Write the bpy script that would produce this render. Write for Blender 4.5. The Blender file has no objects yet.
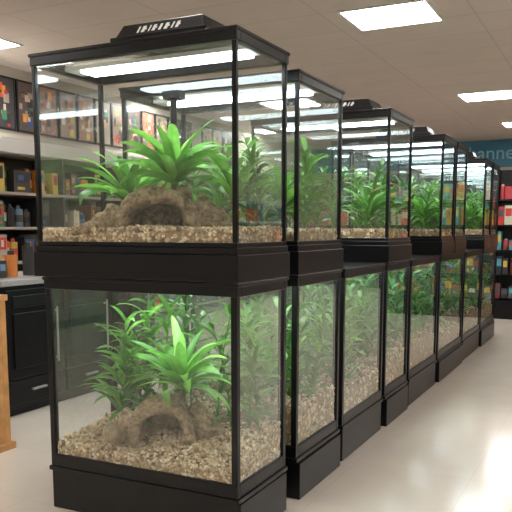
import bpy, bmesh, math, random
from mathutils import Vector, Matrix, noise
import numpy as np
scene = bpy.context.scene
scene.view_settings.view_transform = 'Standard'
scene.view_settings.exposure = 0.0
try:
    scene.cycles.transparent_max_bounces = 40
except Exception:
    pass

# ------------------------------------------------------------------ materials
def new_mat(name):
    m = bpy.data.materials.new(name); m.use_nodes = True
    nt = m.node_tree
    return m, nt, nt.nodes['Principled BSDF'], nt.nodes['Material Output']

def pmat(name, col, rough=0.5, metal=0.0, noise_scale=None, var=0.12, bump=0.0, spec=0.5):
    m, nt, b, o = new_mat(name)
    b.inputs['Roughness'].default_value = rough
    b.inputs['Metallic'].default_value = metal
    b.inputs['Specular IOR Level'].default_value = spec
    if noise_scale:
        tc = nt.nodes.new('ShaderNodeTexCoord')
        n = nt.nodes.new('ShaderNodeTexNoise'); n.inputs['Scale'].default_value = noise_scale
        n.inputs['Detail'].default_value = 6
        nt.links.new(tc.outputs['Object'], n.inputs['Vector'])
        r = nt.nodes.new('ShaderNodeValToRGB')
        r.color_ramp.elements[0].position = 0.3; r.color_ramp.elements[1].position = 0.7
        r.color_ramp.elements[0].color = tuple(c*(1-var) for c in col)+(1,)
        r.color_ramp.elements[1].color = tuple(min(1,c*(1+var)) for c in col)+(1,)
        nt.links.new(n.outputs['Fac'], r.inputs['Fac'])
        nt.links.new(r.outputs['Color'], b.inputs['Base Color'])
    else:
        b.inputs['Base Color'].default_value = tuple(col)+(1,)
    return m

def attr_mat(name, rough=0.5, translucent=0.0, nscale=60, nvar=0.25, bump=0.0, spec=0.5):
    m, nt, b, o = new_mat(name)
    a = nt.nodes.new('ShaderNodeAttribute'); a.attribute_name = 'Col'
    tc = nt.nodes.new('ShaderNodeTexCoord')
    n = nt.nodes.new('ShaderNodeTexNoise'); n.inputs['Scale'].default_value = nscale
    nt.links.new(tc.outputs['Object'], n.inputs['Vector'])
    mr = nt.nodes.new('ShaderNodeMapRange'); mr.inputs['From Min'].default_value = .3; mr.inputs['From Max'].default_value = .7
    mr.inputs['To Min'].default_value = 1-nvar; mr.inputs['To Max'].default_value = 1+nvar
    nt.links.new(n.outputs['Fac'], mr.inputs['Value'])
    vm = nt.nodes.new('ShaderNodeVectorMath'); vm.operation = 'SCALE'
    nt.links.new(a.outputs['Color'], vm.inputs[0]); nt.links.new(mr.outputs['Result'], vm.inputs['Scale'])
    nt.links.new(vm.outputs['Vector'], b.inputs['Base Color'])
    b.inputs['Roughness'].default_value = rough
    b.inputs['Specular IOR Level'].default_value = spec
    if bump:
        bp = nt.nodes.new('ShaderNodeBump'); bp.inputs['Strength'].default_value = bump; bp.inputs['Distance'].default_value = .005
        nt.links.new(n.outputs['Fac'], bp.inputs['Height']); nt.links.new(bp.outputs['Normal'], b.inputs['Normal'])
    if translucent:
        t = nt.nodes.new('ShaderNodeBsdfTranslucent'); mx = nt.nodes.new('ShaderNodeMixShader')
        nt.links.new(vm.outputs['Vector'], t.inputs['Color'])
        mx.inputs['Fac'].default_value = translucent
        nt.links.new(b.outputs[0], mx.inputs[1]); nt.links.new(t.outputs[0], mx.inputs[2])
        nt.links.new(mx.outputs[0], o.inputs['Surface'])
    return m

def emit_mat(name, col, s):
    m, nt, b, o = new_mat(name)
    b.inputs['Base Color'].default_value = (.9,.9,.9,1)
    b.inputs['Emission Color'].default_value = tuple(col)+(1,)
    b.inputs['Emission Strength'].default_value = s
    return m

def glass_mat(name, tint=(.945,.967,.955), base=.075, gain=.5, power=3.0, haze=0.012):
    m, nt, b, o = new_mat(name)
    nt.nodes.remove(b)
    tr = nt.nodes.new('ShaderNodeBsdfTransparent'); tr.inputs['Color'].default_value = tint+(1,)
    gl = nt.nodes.new('ShaderNodeBsdfGlossy'); gl.inputs['Roughness'].default_value = 0.03
    gl.inputs['Color'].default_value = (.93,.97,.95,1)
    df = nt.nodes.new('ShaderNodeBsdfDiffuse'); df.inputs['Color'].default_value = (.72,.78,.74,1)
    lw = nt.nodes.new('ShaderNodeLayerWeight'); lw.inputs['Blend'].default_value = .5
    pw = nt.nodes.new('ShaderNodeMath'); pw.operation = 'POWER'; pw.inputs[1].default_value = power
    nt.links.new(lw.outputs['Facing'], pw.inputs[0])
    mu = nt.nodes.new('ShaderNodeMath'); mu.operation = 'MULTIPLY_ADD'
    mu.inputs[1].default_value = gain; mu.inputs[2].default_value = base; mu.use_clamp = True
    nt.links.new(pw.outputs[0], mu.inputs[0])
    m1 = nt.nodes.new('ShaderNodeMixShader')
    tc = nt.nodes.new('ShaderNodeTexCoord'); n = nt.nodes.new('ShaderNodeTexNoise'); n.inputs['Scale'].default_value = 5
    nt.links.new(tc.outputs['Object'], n.inputs['Vector'])
    mh = nt.nodes.new('ShaderNodeMath'); mh.operation = 'MULTIPLY'; mh.inputs[1].default_value = haze*2
    nt.links.new(n.outputs['Fac'], mh.inputs[0]); nt.links.new(mh.outputs[0], m1.inputs['Fac'])
    nt.links.new(tr.outputs[0], m1.inputs[1]); nt.links.new(df.outputs[0], m1.inputs[2])
    m2 = nt.nodes.new('ShaderNodeMixShader')
    nt.links.new(mu.outputs[0], m2.inputs['Fac'])
    nt.links.new(m1.outputs[0], m2.inputs[1]); nt.links.new(gl.outputs[0], m2.inputs[2])
    nt.links.new(m2.outputs[0], o.inputs['Surface'])
    return m

def tile_mat(name, c1, c2, mortar, sx, sy, msize, rough, spec=.5, nvar=.08):
    m, nt, b, o = new_mat(name)
    tc = nt.nodes.new('ShaderNodeTexCoord')
    br = nt.nodes.new('ShaderNodeTexBrick'); br.offset = 0; br.squash = 1
    br.inputs['Color1'].default_value = c1+(1,); br.inputs['Color2'].default_value = c2+(1,)
    br.inputs['Mortar'].default_value = mortar+(1,)
    br.inputs['Scale'].default_value = 1.0
    br.inputs['Mortar Size'].default_value = msize
    br.inputs['Mortar Smooth'].default_value = .3
    br.inputs['Brick Width'].default_value = sx; br.inputs['Row Height'].default_value = sy
    nt.links.new(tc.outputs['Object'], br.inputs['Vector'])
    n = nt.nodes.new('ShaderNodeTexNoise'); n.inputs['Scale'].default_value = 3; n.inputs['Detail'].default_value = 8
    nt.links.new(tc.outputs['Object'], n.inputs['Vector'])
    mr = nt.nodes.new('ShaderNodeMapRange'); mr.inputs['From Min'].default_value = .3; mr.inputs['From Max'].default_value = .7
    mr.inputs['To Min'].default_value = 1-nvar; mr.inputs['To Max'].default_value = 1+nvar
    nt.links.new(n.outputs['Fac'], mr.inputs['Value'])
    vm = nt.nodes.new('ShaderNodeVectorMath'); vm.operation = 'SCALE'
    nt.links.new(br.outputs['Color'], vm.inputs[0]); nt.links.new(mr.outputs['Result'], vm.inputs['Scale'])
    nt.links.new(vm.outputs['Vector'], b.inputs['Base Color'])
    b.inputs['Roughness'].default_value = rough; b.inputs['Specular IOR Level'].default_value = spec
    return m

M_black = pmat('black_plastic', (.006,.006,.007), .28, noise_scale=40, var=.2, spec=.3)
M_black2 = pmat('black_laminate', (.008,.008,.009), .3, noise_scale=12, var=.25, spec=.3)
M_glass = glass_mat('terrarium_glass')
M_glass_side = glass_mat('terrarium_glass_side', tint=(.93,.96,.94), base=.09, gain=.62, power=2.4, haze=.03)
M_leaf = attr_mat('leaf', .36, .35, nscale=25, nvar=.15)
M_gravel = attr_mat('gravel_stones', .75, 0, nscale=90, nvar=.3, bump=.2, spec=.25)
M_prod = attr_mat('packaging', .4, 0, nscale=30, nvar=.08)
M_led = emit_mat('led_tube', (.80,.91,1), 18)
M_panel = emit_mat('light_diffuser', (1,.985,.95), 37)
M_white = pmat('white_enamel', (.7,.69,.66), .45)
M_wood = pmat('oak_panel', (.50,.24,.08), .45, noise_scale=14, var=.25)
M_counter = pmat('grey_countertop', (.30,.29,.28), .35, noise_scale=60, var=.15)
M_wall = pmat('wall_paint', (.45,.41,.35), .8, noise_scale=3, var=.04)
M_teal = pmat('teal_paint', (.05,.20,.30), .6, noise_scale=4, var=.08)
M_ceiling = tile_mat('ceiling_tile', (.58,.51,.455), (.57,.50,.445), (.50,.435,.385), 1.24, .62, .012, .9, .1, .03)
M_floor = tile_mat('vinyl_floor', (.715,.645,.565), (.70,.63,.55), (.655,.59,.515), .62, .62, .004, .16, .6, .04)

def bark_mat():
    m, nt, b, o = new_mat('cork_bark')
    tc = nt.nodes.new('ShaderNodeTexCoord')
    n = nt.nodes.new('ShaderNodeTexNoise'); n.inputs['Scale'].default_value = 34; n.inputs['Detail'].default_value = 10
    n.inputs['Roughness'].default_value = .7
    v = nt.nodes.new('ShaderNodeTexVoronoi'); v.inputs['Scale'].default_value = 60
    nt.links.new(tc.outputs['Object'], n.inputs['Vector']); nt.links.new(tc.outputs['Object'], v.inputs['Vector'])
    r = nt.nodes.new('ShaderNodeValToRGB')
    e = r.color_ramp.elements
    e[0].position = .32; e[0].color = (.13,.09,.05,1)
    e[1].position = .68; e[1].color = (.50,.39,.26,1)
    k = e.new(.5); k.color = (.32,.235,.145,1)
    nt.links.new(n.outputs['Fac'], r.inputs['Fac']); nt.links.new(r.outputs['Color'], b.inputs['Base Color'])
    ad = nt.nodes.new('ShaderNodeMath'); ad.operation = 'ADD'
    nt.links.new(n.outputs['Fac'], ad.inputs[0]); nt.links.new(v.outputs['Distance'], ad.inputs[1])
    bp = nt.nodes.new('ShaderNodeBump'); bp.inputs['Strength'].default_value = .8; bp.inputs['Distance'].default_value = .010
    nt.links.new(ad.outputs[0], bp.inputs['Height']); nt.links.new(bp.outputs['Normal'], b.inputs['Normal'])
    b.inputs['Roughness'].default_value = .9
    return m
M_bark = bark_mat()

# ------------------------------------------------------------------ mesh builder
class B:
    def __init__(s): s.v=[]; s.f=[]; s.mi=[]; s.c=[]; s.mats=[]
    def m(s, mat):
        if mat not in s.mats: s.mats.append(mat)
        return s.mats.index(mat)
    def add(s, vs, fs, mat, col=(1,1,1)):
        o=len(s.v); s.v.extend([tuple(p) for p in vs]); i=s.m(mat)
        for f in fs:
            s.f.append(tuple(a+o for a in f)); s.mi.append(i); s.c.append(col)
    def box(s,x0,x1,y0,y1,z0,z1,mat,col=(1,1,1),taper=0):
        t=taper
        vs=[(x0,y0,z0),(x1,y0,z0),(x1,y1,z0),(x0,y1,z0),(x0+t,y0+t,z1),(x1-t,y0+t,z1),(x1-t,y1-t,z1),(x0+t,y1-t,z1)]
        s.add(vs,[(0,3,2,1),(4,5,6,7),(0,1,5,4),(1,2,6,5),(2,3,7,6),(3,0,4,7)],mat,col)
    def cyl(s,cx,cy,z0,z1,r0,r1,mat,col=(1,1,1),n=12):
        vs=[(cx+r0*math.cos(2*math.pi*i/n),cy+r0*math.sin(2*math.pi*i/n),z0) for i in range(n)]
        vs+=[(cx+r1*math.cos(2*math.pi*i/n),cy+r1*math.sin(2*math.pi*i/n),z1) for i in range(n)]
        fs=[(i,(i+1)%n,n+(i+1)%n,n+i) for i in range(n)]+[tuple(range(n-1,-1,-1)),tuple(range(n,2*n))]
        s.add(vs,fs,mat,col)
    def quad(s,a,b,c,d,mat,col=(1,1,1)):
        s.add([a,b,c,d],[(0,1,2,3)],mat,col)
    def obj(s,name,parent=None,bevel=0,smooth=False):
        me=bpy.data.meshes.new(name); me.from_pydata(s.v,[],s.f)
        for m in s.mats: me.materials.append(m)
        me.polygons.foreach_set('material_index',s.mi)
        ca=me.color_attributes.new('Col','FLOAT_COLOR','CORNER')
        arr=[]
        for p,c in zip(me.polygons,s.c):
            arr.extend([c[0],c[1],c[2],1.0]*p.loop_total)
        ca.data.foreach_set('color',arr)
        if smooth: me.polygons.foreach_set('use_smooth',[True]*len(me.polygons))
        me.update()
        ob=bpy.data.objects.new(name,me); scene.collection.objects.link(ob)
        if parent: ob.parent=parent
        if bevel:
            bv=ob.modifiers.new('bevel','BEVEL'); bv.width=bevel; bv.segments=2; bv.limit_method='ANGLE'
        return ob
def empty(name):
    e=bpy.data.objects.new(name,None); scene.collection.objects.link(e); return e

# ------------------------------------------------------------------ room
XL,XR,YB,YF,ZC=-6.5,4.0,-3.2,16.3,3.18
def slab(name,x0,x1,y0,y1,z0,z1,mat):
    b=B(); b.box(x0,x1,y0,y1,z0,z1,mat); return b.obj(name)
slab('floor',XL-.1,XR+.1,YB-.1,YF+.1,-.1,0,M_floor)
slab('ceiling',XL-.1,XR+.1,YB-.1,YF+.1,ZC,ZC+.1,M_ceiling)
slab('wall_left',XL-.1,XL,YB,YF,0,ZC,M_wall)
slab('wall_right',XR,XR+.1,YB,YF,0,ZC,M_wall)
slab('wall_back',XL-.1,XR+.1,YF,YF+.1,0,ZC,M_wall)
slab('wall_front',XL-.1,XR+.1,YB-.1,YB,0,ZC,M_wall)
b=B(); b.box(XL,XL+.015,YB,YF,0,.1,M_black2); b.obj('baseboard_left')
b=B(); b.box(XL+.015,XR,YF-.015,YF,0,.1,M_black2); b.obj('baseboard_back')

def ceiling_light(cx,cy,w=.74,l=.62):
    e=empty('ceiling_light_panel')
    b=B(); z=ZC-.012
    t=.025
    b.box(cx-w/2-t,cx+w/2+t,cy-l/2-t,cy-l/2,z,ZC,M_white)
    b.box(cx-w/2-t,cx+w/2+t,cy+l/2,cy+l/2+t,z,ZC,M_white)
    b.box(cx-w/2-t,cx-w/2,cy-l/2,cy+l/2,z,ZC,M_white)
    b.box(cx+w/2,cx+w/2+t,cy-l/2,cy+l/2,z,ZC,M_white)
    b.obj('frame',e)
    b=B(); b.box(cx-w/2,cx+w/2,cy-l/2,cy+l/2,z+.003,ZC,M_panel); b.obj('diffuser',e)
for x,y in ((-1.92,-.6),(-1.92,2.9),(-1.92,6.53),(-1.76,10.9),(-1.60,14.0)):
    ceiling_light(x,y)
for y in (-1.4,2.1,5.5,9.2,12.8):
    ceiling_light(-6.0,y)
for y in (-.6,2.9,6.53,10.25,13.4):
    ceiling_light(1.9,y)

# ------------------------------------------------------------------ terrarium
DZ=.03
TX0,TX1=-2.29,-1.315
def frame_ring(b,x0,x1,y0,y1,z0,z1,t,mat):
    b.box(x0,x1,y0,y0+t,z0,z1,mat); b.box(x0,x1,y1-t,y1,z0,z1,mat)
    b.box(x0,x0+t,y0+t,y1-t,z0,z1,mat); b.box(x1-t,x1,y0+t,y1-t,z0,z1,mat)

def terrarium(y0,y1,upper,ztop=1.99,hood=False,tube=False,plinth=0.0):
    e=empty('glass_terrarium')
    x0,x1=TX0,TX1
    if tube: x0=-2.325
    b=B(); p=.026
    if upper:
        zb=1.205
        b.box(x0-.014,x1+.012,y0-.014,y1+.012,1.050,1.158,M_black)
        b.box(x0-.006,x1+.005,y0-.006,y1+.005,1.158,1.186,M_black)
        frame_ring(b,x0,x1,y0,y1,1.186,zb,p,M_black)
        b.box(x0+p,x1-p,y0+p,y1-p,1.183,1.190,M_black)
        zt=ztop-.05
        top=ztop
        p2=.02
    else:
        zb=.232
        q=plinth
        b.box(x0+.004-q,x1-.004+q,y0+.012,y1-.004,-DZ,.150,M_black2)
        b.box(x0-.008,x1+.008,y0-.008,y1+.008,.155,.176,M_black)
        b.box(x0+.01,x1-.01,y0+.01,y1-.01,.150,.155,M_black)
        frame_ring(b,x0,x1,y0,y1,.176,zb,p,M_black)
        b.box(x0+p,x1-p,y0+p,y1-p,.176,.19,M_black)
        zt=.995; top=1.048; p2=.028
    frame_ring(b,x0-.004,x1+.004,y0-.004,y1+.004,zt,top,.034,M_black)
    frame_ring(b,x0-.009,x1+.009,y0-.009,y1+.009,top-.014,top,.02,M_black)
    for (a,c) in ((x0,y0),(x1-p2,y0),(x0,y1-p2),(x1-p2,y1-p2)):
        b.box(a,a+p2,c,c+p2,zb,zt,M_black)
    if not upper:
        b.box(x0+.03,x1-.03,y0+.03,y1-.03,top-.012,top-.002,M_black)
    else:
        xm=(x0+x1)/2
        b.box(xm-.012,xm+.012,y0+.03,y1-.03,zt+.03,top-.004,M_black)
    b.obj('frame',e,bevel=.003)
    g=B(); i=.008
    X0,X1,Y0,Y1=x0+i,x1-i,y0+i,y1-i
    g.quad((X0,Y0,zb-.01),(X1,Y0,zb-.01),(X1,Y0,zt+.01),(X0,Y0,zt+.01),M_glass)
    g.quad((X1,Y1,zb-.01),(X0,Y1,zb-.01),(X0,Y1,zt+.01),(X1,Y1,zt+.01),M_glass)
    g.quad((X0,Y1,zb-.01),(X0,Y0,zb-.01),(X0,Y0,zt+.01),(X0,Y1,zt+.01),M_glass)
    g.quad((X1,Y0,zb-.01),(X1,Y1,zb-.01),(X1,Y1,zt+.01),(X1,Y0,zt+.01),M_glass_side)
    if upper:
        g.quad((X0,Y0,top-.02),(X1,Y0,top-.02),(X1,Y1,top-.02),(X0,Y1,top-.02),M_glass)
    g.obj('glass_panes',e)
    l=B(); ym=(y0+y1)/2; hw=.05
    l.box(x0+.036,x1-.036,ym-hw-.01,ym+hw+.01,zt+.008,zt+.026,M_white)
    l.obj('light_bar_housing',e)
    l=B(); l.box(x0+.12,x1-.07,ym-hw,ym+hw,zt-.004,zt+.008,M_led); l.obj('led_strip',e)
    if hood:
        h=B(); xc=(x0+x1)/2+.13
        h.box(xc-.23,xc+.23,y0+.03,ym+.08,top-.002,top+.028,M_black)
        h.box(xc-.215,xc+.215,y0+.045,ym+.07,top+.028,top+.082,M_black2,taper=.026)
        for k in range(9):
            xx=xc-.16+k*.036
            h.box(xx,xx+.012,y0+.09,ym+.03,top+.081,top+.087,M_black2)
        xx=xc-.11
        yy=lambda z:(y0+.045+.026*(z-top-.028)/.054)-.0015
        for k,wd in enumerate((.014,.028,.012,.026,.020,.028,.014,.024)):
            zz0=top+.040; zz1=top+.066
            h.quad((xx,yy(zz0),zz0),(xx+wd*.6,yy(zz0),zz0),(xx+wd*.6+.008,yy(zz1),zz1),(xx+.008,yy(zz1),zz1),M_white)
            if k%2:
                zm=top+.050
                h.quad((xx+.003,yy(zm),zm),(xx+wd*.95,yy(zm),zm),(xx+wd*.95+.002,yy(zm+.006)-.0005,zm+.006),(xx+.005,yy(zm+.006)-.0005,zm+.006),M_white)
            xx+=wd+.006
        h.obj('lamp_hood',e,bevel=.004)
    if tube:  # stands in for a black post of another tank behind; no filter here
        h=B(); h.cyl(-1.86,y1-.06,1.2,1.86,.016,.016,M_black,n=14)
        h.box(-1.905,-1.815,y1-.085,y1-.03,1.85,1.885,M_black)
        h.obj('black_post',e,bevel=.002)
    return e

# gravel
bm=bmesh.new(); bmesh.ops.create_icosphere(bm,subdivisions=1,radius=1)
ICO_V=np.array([v.co[:] for v in bm.verts]); ICO_F=[tuple(v.index for v in f.verts) for f in bm.faces]; bm.free()
GCOL=[(.64,.48,.30),(.54,.40,.25),(.74,.60,.42),(.40,.28,.17),(.80,.69,.53),(.22,.16,.10),(.61,.46,.29),(.68,.51,.32)]
def gravel(e,y0,y1,zb,hf,npeb,rad,seed,xa=None):
    r=random.Random(seed); b=B()
    x0,x1=(xa or TX0)+.012,TX1-.012; Y0,Y1=y0+.012,y1-.012
    nx,ny=40,18
    vs=[];fs=[]
    for j in range(ny+1):
        for i in range(nx+1):
            x=x0+.004+(x1-x0-.008)*i/nx; y=Y0+.004+(Y1-Y0-.008)*j/ny
            vs.append((x,y,hf(x,y)-.006))
    for j in range(ny):
        for i in range(nx):
            a=j*(nx+1)+i; fs.append((a,a+1,a+nx+2,a+nx+1))
    n0=len(vs)
    ring=[i for i in range(nx+1)]+[j*(nx+1)+nx for j in range(1,ny+1)]+[ny*(nx+1)+i for i in range(nx-1,-1,-1)]+[j*(nx+1) for j in range(ny-1,0,-1)]
    for k in ring: vs.append((vs[k][0],vs[k][1],zb))
    L=len(ring)
    for k in range(L): fs.append((ring[k],n0+k,n0+(k+1)%L,ring[(k+1)%L]))
    fs.append(tuple(n0+k for k in range(L)))
    b.add(vs,fs,M_gravel,(.36,.25,.15))
    def peb(x,y,z):
        rr=rad*r.uniform(.6,1.3)
        axis=Vector((r.uniform(-1,1),r.uniform(-1,1),r.uniform(-1,1)+.01))
        ax=Matrix.Rotation(r.uniform(0,6.28),3,axis.normalized())
        S=np.array(ax)@np.diag([rr*r.uniform(.8,1.3),rr*r.uniform(.7,1),rr*r.uniform(.5,.8)])
        P=ICO_V@S.T+np.array([x,y,z])
        P[:,0]=np.clip(P[:,0],x0,x1); P[:,1]=np.clip(P[:,1],Y0,Y1)
        c=r.choice(GCOL); k=r.uniform(.75,1.2)
        b.add(P.tolist(),ICO_F,M_gravel,(c[0]*k,c[1]*k,c[2]*k))
    for _ in range(npeb):
        x=r.uniform(x0,x1); y=r.uniform(Y0,Y1); peb(x,y,hf(x,y)+r.uniform(-.3,.5)*rad)
    h=hf((x0+x1)/2,Y0)-zb
    nf=int(npeb*.9*h/(y1-y0))
    for _ in range(nf):
        x=r.uniform(x0,x1); peb(x,Y0+rad*.5,r.uniform(zb+rad*.5,hf(x,Y0)))
    for _ in range(nf):
        y=r.uniform(Y0,Y1); peb(x1-rad*.5,y,r.uniform(zb+rad*.5,hf(x1,y)))
    return b.obj('gravel_bed',e)

# cork bark arch cave: hollow arched shell, closed at the rear, with spreading feet
def bark_cave(cx,cy,z,halfw,height,rad0,feet,seed,rot=30,dback=.15,name='bark_cave'):
    r=random.Random(seed)
    bm=bmesh.new()
    def ball(p,rad,sq=(1,1,1)):
        M=Matrix.Translation(p)@Matrix.Diagonal((rad*sq[0],rad*sq[1],rad*sq[2],1))
        bmesh.ops.create_icosphere(bm,subdivisions=2,radius=1,matrix=M)
    n=34; layers=5
    for L in range(layers):
        fy=L/(layers-1); sc=1-.10*fy
        for i in range(n+1):
            t=math.pi*i/n
            x=halfw*math.cos(t)*sc; zz=height*max(0,math.sin(t))**.55*sc
            rad=rad0*(1+.14*math.sin(3*t+seed))+r.uniform(-.003,.003)
            ball((x,-.05+(dback+.05)*fy+.006*math.sin(5*t),zz),rad)
    for i in range(11):
        for j in range(6):
            x=-halfw*.9+1.8*halfw*i/10; zz=-.01+height*.95*j/5
            if (x/(halfw*.95))**2+(zz/height)**2<1.15:
                ball((x,dback,zz),.026)
    for (dx,dy,dz,rad,sx,sy,sz) in feet:
        ball((dx,dy,dz),rad,(sx,sy,sz))
    bmesh.ops.transform(bm,matrix=Matrix.Translation((cx,cy,z))@Matrix.Rotation(math.radians(rot),4,'Z'),verts=bm.verts)
    me=bpy.data.meshes.new(name); bm.to_mesh(me); bm.free()
    ob=bpy.data.objects.new(name,me); scene.collection.objects.link(ob)
    rm=ob.modifiers.new('r','REMESH'); rm.mode='VOXEL'; rm.voxel_size=.006
    sm=ob.modifiers.new('s','SMOOTH'); sm.iterations=3
    dg=bpy.context.evaluated_depsgraph_get()
    me2=bpy.data.meshes.new_from_object(ob.evaluated_get(dg))
    ob.modifiers.clear(); ob.data=me2
    nrm=[v.normal.copy() for v in me2.vertices]
    for v,nn in zip(me2.vertices,nrm):
        p=v.co*18; d=noise.fractal(p,1.0,2.0,4)*.008
        p2=Vector((v.co.x*14,v.co.y*30,v.co.z*70)); d+=noise.noise(p2)*.006
        v.co+=nn*d
    me2.materials.clear(); me2.materials.append(M_bark)
    me2.polygons.foreach_set('use_smooth',[True]*len(me2.polygons))
    return ob

# plants
def clampf(bounds):
    x0,x1,y0,y1,z0,z1=bounds
    def f(p):
        return (min(max(p[0],x0),x1),min(max(p[1],y0),y1),min(max(p[2],z0-.05),z1))
    return f
def leaf(b,base,az,e0,L,w,droop,col,cl,seg=9,fold=.14,twist=0):
    p=Vector(base); pts=[]; h=Vector((math.cos(az),math.sin(az),0)); side0=Vector((-math.sin(az),math.cos(az),0))
    for i in range(seg+1):
        s=i/seg
        el=e0-droop*s**1.2
        d=h*math.cos(el)+Vector((0,0,1))*math.sin(el)
        up=-h*math.sin(el)+Vector((0,0,1))*math.cos(el)
        ww=w*(.25+ (s**.6)*1.3)*(max(0,1-s)**.72)*1.15
        if i==seg: ww=w*.02
        tw=twist*(.3+.7*s)
        sd=(side0*math.cos(tw)+up*math.sin(tw))
        pts.append((p.copy(),sd,up,ww))
        p=p+d*(L/seg)
    vs=[]
    for (q,sd,up,ww) in pts:
        vs+= [cl(q-sd*ww/2+up*ww*fold),cl(q),cl(q+sd*ww/2+up*ww*fold)]
    o=len(b.v); b.v.extend(vs); mi=b.m(M_leaf)
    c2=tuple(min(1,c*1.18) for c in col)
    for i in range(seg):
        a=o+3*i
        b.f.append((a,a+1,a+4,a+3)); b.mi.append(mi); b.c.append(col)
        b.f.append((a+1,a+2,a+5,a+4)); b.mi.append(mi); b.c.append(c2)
def green(r,k=1.0):
    t=r.random()
    c=(.06+.16*t,.22+.31*t,.03+.05*t)
    k*=r.uniform(.65,1.15)
    return (c[0]*k,c[1]*k,c[2]*k)
def rosette(name,base,n,L,w,bounds,seed,k=1.0,emin=.35,droop=1.5,parent=None):
    r=random.Random(seed); b=B(); cl=clampf(bounds)
    b.cyl(base[0],base[1],base[2]-.03,base[2]+.03,.012,.009,M_leaf,(.12,.18,.05),8)
    for i in range(n):
        f=i/n
        az=i*2.39996+r.uniform(-.25,.25)
        e0=emin+(1.42-emin)*f+r.uniform(-.12,.12)
        ll=L*r.uniform(.75,1.1)*(1-.10*f)
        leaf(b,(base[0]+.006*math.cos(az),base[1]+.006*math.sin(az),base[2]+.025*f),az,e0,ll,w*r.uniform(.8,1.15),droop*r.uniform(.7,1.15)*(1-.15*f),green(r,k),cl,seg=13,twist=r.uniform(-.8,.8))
    return b.obj(name,parent,smooth=True)
def bush(name,stems,L,w,bounds,seed,k=1.0,dens=26,parent=None):
    r=random.Random(seed); b=B(); cl=clampf(bounds)
    for (sx,sy,sz,h) in stems:
        lean=(r.uniform(-.16,.16),r.uniform(-.06,.06))
        def P(s): return Vector((sx+lean[0]*h*s*s*1.5,sy+lean[1]*h*s*s,sz-.03+(h+.03)*s))
        ns=6
        vs=[];
        for i in range(ns+1):
            q=P(i/ns); rr=.005*(1-.6*i/ns)
            for a in range(4):
                vs.append(cl((q.x+rr*math.cos(a*1.5708),q.y+rr*math.sin(a*1.5708),q.z)))
        fs=[]
        for i in range(ns):
            for a in range(4): fs.append((i*4+a,i*4+(a+1)%4,i*4+4+(a+1)%4,i*4+4+a))
        b.add(vs,fs,M_leaf,(.16*k,.26*k,.07*k))
        for j in range(dens):
            s=.08+.92*(j+.5)/dens
            az=j*2.39996+r.uniform(-.4,.4)
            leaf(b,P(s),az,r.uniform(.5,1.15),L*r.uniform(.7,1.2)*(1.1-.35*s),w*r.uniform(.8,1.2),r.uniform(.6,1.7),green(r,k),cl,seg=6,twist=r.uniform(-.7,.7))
    return b.obj(name,parent,smooth=True)

# ------------------------------------------------------------------ build the row
lower=[(2.46,2.93),(3.05,3.63),(3.69,4.44),(4.50,5.05),(5.11,5.99),(6.05,7.08),(7.14,8.10),(8.16,9.1)]
upper=[(2.46,2.93,2.01,True),(3.05,3.63,1.965,False),(4.50,5.05,2.01,True),(6.05,6.54,2.03,True),(6.60,7.08,2.02,False),(8.16,8.6,2.02,True),(8.65,9.1,2.01,False)]
def bnd(y0,y1,z0,z1): return (TX0+.016,TX1-.016,y0+.016,y1-.016,z0,z1)

for i,(y0,y1) in enumerate(lower):
    e=terrarium(y0,y1,False,plinth=.012 if i==0 else (.02 if i%2 else 0.004))
    if i==0:
        def hf(x,y):
            f=(y-2.46)/.47
            return .275+.05*f+.03*math.exp(-((x+1.76)/.26)**2-((f-.7)/.42)**2)+.07*max(0,min(1,(x+1.62)/.3))*f**.8+.006*noise.noise(Vector((x*9,y*9,0)))
        gravel(e,y0,y1,.19,hf,2800,.0105,3)
    else:
        hf=lambda x,y,y0=y0:.325+.03*math.sin(x*5+y0*3)+.075*math.exp(-((x+1.4)/.25)**2)+.006*noise.noise(Vector((x*9,y*9,0)))
        gravel(e,y0,y1,.19,hf,1300 if i<4 else 600,.013,20+i)
        r=random.Random(50+i); st=[]
        n=11
        for k in range(n):
            st.append((r.uniform(TX0+.1,TX1-.07),y0+(y1-y0)*(.12+.76*(k+.5)/n),.32,r.uniform(.36,.60)))
        bush('narrow_leaf_plant',st,.20,.032,bnd(y0,y1,.25,.97),60+i,k=.85,dens=28)
        rosette('strap_leaf_plant',(TX1-.26,(y0+y1)/2,.45),26,.30,.062,bnd(y0,y1,.25,.97),80+i,k=1.15)
for i,(y0,y1,zt,hd) in enumerate(upper):
    e=terrarium(y0,y1,True,zt,hd,tube=(i==0))
    if i==0:
        hf=lambda x,y:1.249+.012*(y-2.46)/.47+.010*math.exp(-((x+1.85)/.25)**2)+.004*noise.noise(Vector((x*9,y*9,0)))
        gravel(e,y0,y1,1.19,hf,2500,.0105,5,xa=-2.325)
    else:
        hf=lambda x,y:1.249+.006*noise.noise(Vector((x*9,y*9,0)))
        gravel(e,y0,y1,1.19,hf,1000 if i<3 else 500,.013,120+i)
        r=random.Random(150+i); st=[]
        n=11 if i>1 else 9
        for k in range(n):
            yy=y0+(y1-y0)*(.15+.7*r.random())
            st.append((TX1-.08-(TX1-TX0-.18)*(k+.5)/n,yy,1.24,r.uniform(.28,.44)))
        bush('narrow_leaf_plant',st,.18,.030,bnd(y0,y1,1.2,zt-.08),160+i,k=.85,dens=28)
        rosette('strap_leaf_plant',(TX1-.22,(y0+y1)/2,1.34),24,.28,.058,bnd(y0,y1,1.2,zt-.08),180+i,k=1.15,emin=.5,droop=1.2)

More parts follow.
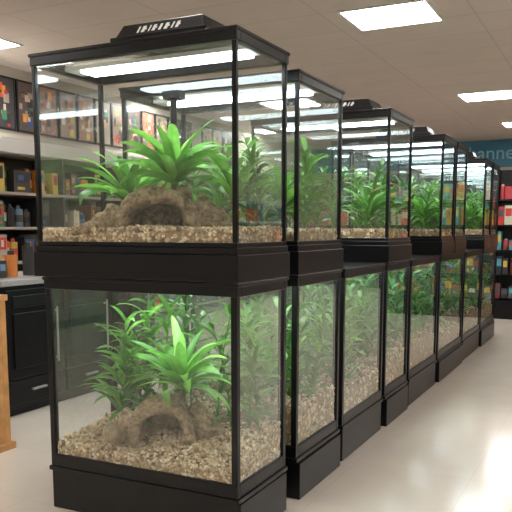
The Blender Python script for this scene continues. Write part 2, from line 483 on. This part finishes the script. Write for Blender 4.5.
# front upper terrarium contents
bark_cave(-1.80,2.64,1.255,.150,.148,.031,
  [(-.195,.02,.05,.045,1.1,1.3,1.5),(-.235,.02,.028,.042,1.3,1.3,1.4),(-.29,.02,.006,.038,1.5,1.3,1.0),(-.34,.03,-.008,.03,1.5,1.3,.8),
   (.20,.02,.06,.048,1.1,1.3,1.9),(.25,.02,.04,.046,1.3,1.3,1.5),(.30,.02,.01,.04,1.5,1.3,1.2),(.35,.03,-.005,.03,1.5,1.2,.9),
   (.10,.05,.165,.032,1.7,1.6,.8),(-.05,.05,.168,.030,2.2,1.6,.8)],2,dback=.14)
ub=(-2.325+.016,TX1-.016,2.476,2.914,1.2,1.94)
rosette('strap_leaf_plant',(-1.75,2.70,1.455),36,.36,.066,ub,31,k=1.3,emin=.35,droop=1.4)
rosette('strap_leaf_plant',(-2.04,2.76,1.37),32,.34,.060,ub,32,k=1.2,emin=.45,droop=1.3)
rosette('strap_leaf_plant',(-1.50,2.80,1.37),22,.28,.052,ub,33,k=1.05,emin=.75,droop=1.1)
bush('narrow_leaf_plant',[(-1.42,2.84,1.24,.36),(-1.47,2.84,1.24,.32),(-1.38,2.82,1.24,.42)],.13,.024,ub,34,k=.8,dens=26)

# front lower terrarium contents
bark_cave(-1.785,2.62,.335,.118,.150,.030,
  [(-.155,.02,.06,.042,1.1,1.3,1.7),(-.205,.02,.015,.04,1.3,1.3,1.3),
   (.158,.02,.08,.042,1.1,1.3,1.9),(.20,.02,.04,.044,1.3,1.3,1.6),(.245,.03,.01,.036,1.3,1.2,1.2),(.05,.05,.165,.030,1.8,1.5,.8)],9,dback=.13)
lb=bnd(2.46,2.93,.24,.98)
rosette('strap_leaf_plant',(-1.71,2.68,.545),36,.34,.064,lb,41,k=1.3,emin=.35,droop=1.35)
bush('narrow_leaf_plant',[(-2.07,2.74,.31,.54),(-2.00,2.80,.31,.62),(-2.13,2.82,.31,.44),(-1.93,2.86,.31,.58),(-2.05,2.68,.31,.36),(-2.0,2.78,.31,.46)],.22,.032,lb,42,k=.9,dens=30)
bush('narrow_leaf_plant',[(-1.55,2.84,.33,.52),(-1.47,2.86,.33,.46),(-1.64,2.87,.33,.60),(-1.41,2.84,.35,.36)],.18,.028,lb,43,k=.8,dens=26)

for o in list(scene.collection.objects):
    if o.parent is None and o.name.split('.')[0] in ('glass_terrarium','narrow_leaf_plant','strap_leaf_plant','bark_cave'):
        o.location.z+=DZ

# ------------------------------------------------------------------ merchandise
DK=[(.02,.02,.022),(.03,.03,.035),(.05,.04,.04),(.015,.02,.03),(.08,.06,.05)]
PC=[(.55,.05,.03),(.6,.10,.05),(.75,.28,.04),(.04,.08,.22),(.62,.58,.50),(.05,.20,.10),(.60,.42,.08),(.14,.24,.34),(.42,.40,.36),(.25,.12,.06)]+DK
PC2=[(.75,.05,.04),(.75,.12,.12),(.85,.35,.05),(.05,.14,.5),(.8,.78,.65),(.6,.05,.08),(.8,.55,.1),(.1,.1,.12),(.1,.4,.5)]
def fill_shelf_y(b,x_front,depth,y0,y1,z,hmax,r):
    y=y0+.02
    while y<y1-.06:
        w=r.choice([r.uniform(.07,.12),r.uniform(.14,.28)]); h=r.uniform(.5,.95)*hmax
        if y+w>y1-.01: break
        c=r.choice(PC); c2=r.choice(PC)
        q=r.random()
        if q<.45:
            rad=min(w,.11)/2
            b.cyl(x_front-depth*.3,y+rad,z,z+h*.75,rad,rad,M_prod,c,12)
            b.cyl(x_front-depth*.3,y+rad,z+h*.75,z+h*.9,rad*.5,rad*.4,M_prod,c2,10)
            b.cyl(x_front-depth*.3,y+rad,z+h*.2,z+h*.5,rad*1.02,rad*1.02,M_prod,c2,12)
            y+=rad*2+.015
        else:
            b.box(x_front-depth*.85,x_front-.02,y,y+w,z,z+h,M_prod,c)
            xx=x_front-.019
            b.quad((xx,y+w*.08,z+h*.45),(xx,y+w*.92,z+h*.45),(xx,y+w*.92,z+h*.9),(xx,y+w*.08,z+h*.9),M_prod,c2)
            b.quad((xx+.001,y+w*.25,z+h*.55),(xx+.001,y+w*.6,z+h*.55),(xx+.001,y+w*.6,z+h*.8),(xx+.001,y+w*.25,z+h*.8),M_prod,r.choice(PC))
            b.quad((xx,y+w*.2,z+h*.12),(xx,y+w*.65,z+h*.12),(xx,y+w*.65,z+h*.25),(xx,y+w*.2,z+h*.25),M_prod,r.choice(PC))
            y+=w+.014
M_shelf=pmat('shelf_steel',(.38,.33,.28),.5,noise_scale=8,var=.06)
M_shelfback=pmat('shelf_back_panel',(.10,.09,.085),.6,noise_scale=8,var=.1)
def wall_shelving(y0,y1,seed):
    r=random.Random(seed); e=empty('wall_shelving_unit')
    xb,xf=XL+.02,XL+.55
    b=B(); b.box(xb,xb+.03,y0,y1,0,2.2,M_shelfback)
    n=int((y1-y0)/1.2+.5)
    for k in range(n+1):
        y=y0+(y1-y0-.03)*k/n
        b.box(xb+.03,xf-.02,y,y+.03,0,2.12,M_shelfback)
    levels=[.12,.50,.94,1.32,1.70]
    for z in levels: b.box(xb+.03,xf,y0,y1,z-.03,z,M_shelf)
    b.box(xb,xf+.03,y0,y1,2.12,2.27,M_white)
    b.obj('shelves',e)
    p=B()
    for z in levels:
        for k in range(n):
            a=y0+(y1-y0-.03)*k/n+.03; c=y0+(y1-y0-.03)*(k+1)/n
            fill_shelf_y(p,xf,.45,a,c,z+.001,.33,r)
    p.obj('products',e)
wall_shelving(2.0,8.0,1); wall_shelving(8.1,15.3,2)

# framed posters on left wall
r=random.Random(4)
y=5.52
while y<12:
    b=B(); w=.335; z0,z1=2.45,3.06; x=XL+.002
    b.box(x,x+.02,y,y+w,z0,z1,M_black)
    c=r.choice([(.32,.26,.2),(.10,.07,.06),(.30,.22,.17),(.05,.045,.05),(.30,.12,.08)])
    xx=x+.021; g=.025
    b.quad((xx,y+g,z0+g),(xx,y+w-g,z0+g),(xx,y+w-g,z1-g),(xx,y+g,z1-g),M_prod,c)
    for k in range(16):
        a=y+g+r.uniform(.01,.18); ww=r.uniform(.03,.09); zz=z0+.04+r.uniform(0,.42); hh=r.uniform(.02,.12)
        xx+=.0006
        b.quad((xx,a,zz),(xx,a+ww,zz),(xx,a+ww,zz+hh),(xx,a,zz+hh),M_prod,r.choice(PC+[(.4,.3,.25),(.6,.5,.4)]))
    b.obj('framed_poster')
    y+=w+.025 if (y<6.9 or r.random()<.8) else w+.35

# counter
e=empty('service_counter')
b=B(); cx0,cx1,cy0,cy1=-4.35,-3.65,3.5,5.3
b.box(cx0-.02,cx1+.03,cy0-.02,cy1,.91,.95,M_counter); b.obj('countertop',e,bevel=.006)
b=B(); b.box(cx0,cx1,cy0,cy1-.02,.06,.91,M_black2); b.box(cx0+.04,cx1-.05,cy0+.04,cy1-.06,0,.06,M_black)
yy=cy0+.03
while yy<cy1-.5:
    b.box(cx1,cx1+.018,yy,yy+.54,.27,.88,M_black); b.box(cx1,cx1+.018,yy,yy+.54,.09,.255,M_black)
    b.box(cx1+.018,cx1+.03,yy+.05,yy+.42,.34,.72,M_black2)
    b.box(cx1+.018,cx1+.03,yy+.05,yy+.42,.76,.84,M_black2)
    b.cyl(cx1+.05,yy+.45,.34,.74,.008,.008,M_counter,n=8)
    b.box(cx1+.018,cx1+.052,yy+.443,yy+.457,.36,.375,M_counter); b.box(cx1+.018,cx1+.052,yy+.443,yy+.457,.705,.72,M_counter)
    b.box(cx1+.018,cx1+.04,yy+.2,yy+.34,.17,.185,M_counter)
    yy+=.57
b.obj('cabinet',e,bevel=.003)
b=B(); r=random.Random(12); yq=3.56
while yq<5.1:
    w=r.uniform(.07,.15); h=r.uniform(.06,.22); c=r.choice([(.6,.05,.03),(.8,.26,.03),(.03,.03,.03),(.03,.03,.04),(.6,.2,.05)])
    if r.random()<.5:
        b.cyl(-3.95,yq+w/2,.95,.95+h,w*.35,w*.35,M_prod,c,14); b.cyl(-3.95,yq+w/2,.95+h,.98+h,w*.2,w*.18,M_prod,(.03,.03,.03),12)
    else:
        b.box(-4.15,-3.88,yq,yq+w,.95,.95+h,M_prod,c)
        b.quad((-3.879,yq+w*.15,.95+h*.4),(-3.879,yq+w*.85,.95+h*.4),(-3.879,yq+w*.85,.95+h*.8),(-3.879,yq+w*.15,.95+h*.8),M_prod,r.choice(PC))
    yq+=w+.05
b.obj('counter_merchandise')

b=B(); s=-.085
b.box(-4.2+s,-3.07+s,3.02,3.06,.0,.88,M_wood)
b.box(-3.11+s,-3.07+s,2.45,3.02,.0,.88,M_wood)
b.box(-4.2+s,-3.06+s,2.44,3.07,.88,.915,M_wood)
b.box(-4.2+s,-3.11+s,2.5,3.02,.35,.38,M_wood)
b.box(-3.13+s,-3.05+s,2.44,3.08,0,.04,M_wood)
b.obj('wooden_display_table',bevel=.004)

def gondola(x0,x1,y0,y1,seed,h=2.1):
    r=random.Random(seed); e=empty('gondola_shelf')
    b=B(); b.box(x0,x1,y0+.25,y1,0,h,M_black2); b.box(x0,x1,y0,y0+.25,0,.30,M_black2)
    lv=[.30,.65,1.0,1.36,1.72]
    for z in lv: b.box(x0,x1,y0,y0+.25,z-.02,z,M_black2)
    for x in (x0,x1-.03): b.box(x,x+.03,y0,y0+.25,.3,h,M_black2)
    b.obj('frame',e)
    p=B()
    for z in lv:
        x=x0+.05
        while x<x1-.15:
            w=r.uniform(.05,.12); hh=r.uniform(.14,.28); c=r.choice(PC2) if z>.9 else r.choice([(.03,.03,.035),(.05,.05,.06),(.2,.05,.04),(.1,.1,.12)])
            if r.random()<.3:
                p.cyl(x+w/2,y0+.1,z+.001,z+hh,w*.45,w*.45,M_prod,c,12); p.cyl(x+w/2,y0+.1,z+hh,z+hh+.02,w*.3,w*.25,M_prod,r.choice(PC),10)
            else:
                p.box(x,x+w,y0+.02,y0+.2,z+.001,z+hh,M_prod,c)
                p.quad((x+w*.1,y0+.019,z+hh*.45),(x+w*.9,y0+.019,z+hh*.45),(x+w*.9,y0+.019,z+hh*.85),(x+w*.1,y0+.019,z+hh*.85),M_prod,r.choice(PC2))
            x+=w+.012
    p.obj('products',e)
gondola(-1.62,.6,10.9,11.4,3,2.15)
gondola(-4.6,-2.4,10.9,11.4,5,2.0)
gondola(-6.0,-2.8,15.6,16.2,6,2.4)
gondola(-2.6,2.5,15.6,16.2,7,2.5)
b=B(); b.box(XL,XR,YF-.06,YF,2.62,ZC,M_teal); b.obj('trim_back')
cu=bpy.data.curves.new('store_sign','FONT'); cu.body='reptile channel'; cu.size=.40; cu.extrude=.015
cu.materials.append(pmat('sign_letter_blue',(.25,.50,.62),.5))
so=bpy.data.objects.new('store_sign_lettering',cu); scene.collection.objects.link(so)
so.location=(-4.35,YF-.08,2.78); so.rotation_euler=(math.radians(90),0,0)

def right_shelving():  # out of view; added so the side panes have something to reflect
    r=random.Random(21); e=empty('unseen_shelving_unit')
    b=B(); x0,x1,y0,y1=XR-.5,XR-.02,1.0,14.0
    b.box(x1-.03,x1,y0,y1,0,1.9,M_white)
    for z in (.12,.55,1.0,1.45): b.box(x0,x1-.03,y0,y1,z-.03,z,M_white)
    for k in range(11):
        y=y0+(y1-y0-.03)*k/10; b.box(x0+.02,x1-.03,y,y+.03,0,1.9,M_white)
    b.obj('shelves',e)
    p=B()
    for z in (.12,.55,1.0,1.45):
        y=y0+.05
        while y<y1-.3:
            w=r.uniform(.12,.3); h=r.uniform(.18,.36)
            p.box(x0+.05,x0+.35,y,y+w,z+.001,z+h,M_prod,r.choice(PC)); y+=w+.03
    p.obj('products',e)
right_shelving()

# ------------------------------------------------------------------ world + camera
w=bpy.data.worlds.new('world'); scene.world=w; w.use_nodes=True
w.node_tree.nodes['Background'].inputs['Color'].default_value=(.9,.88,.85,1)
w.node_tree.nodes['Background'].inputs['Strength'].default_value=.3

cam=bpy.data.cameras.new('camera'); co=bpy.data.objects.new('camera',cam); scene.collection.objects.link(co)
co.location=(0,0,1.285)
co.rotation_euler=(math.radians(90-7.2),0,math.radians(26.6))
cam.sensor_width=36; cam.lens=720/512*36; cam.shift_y=65/512
cam.clip_start=.05
scene.camera=co
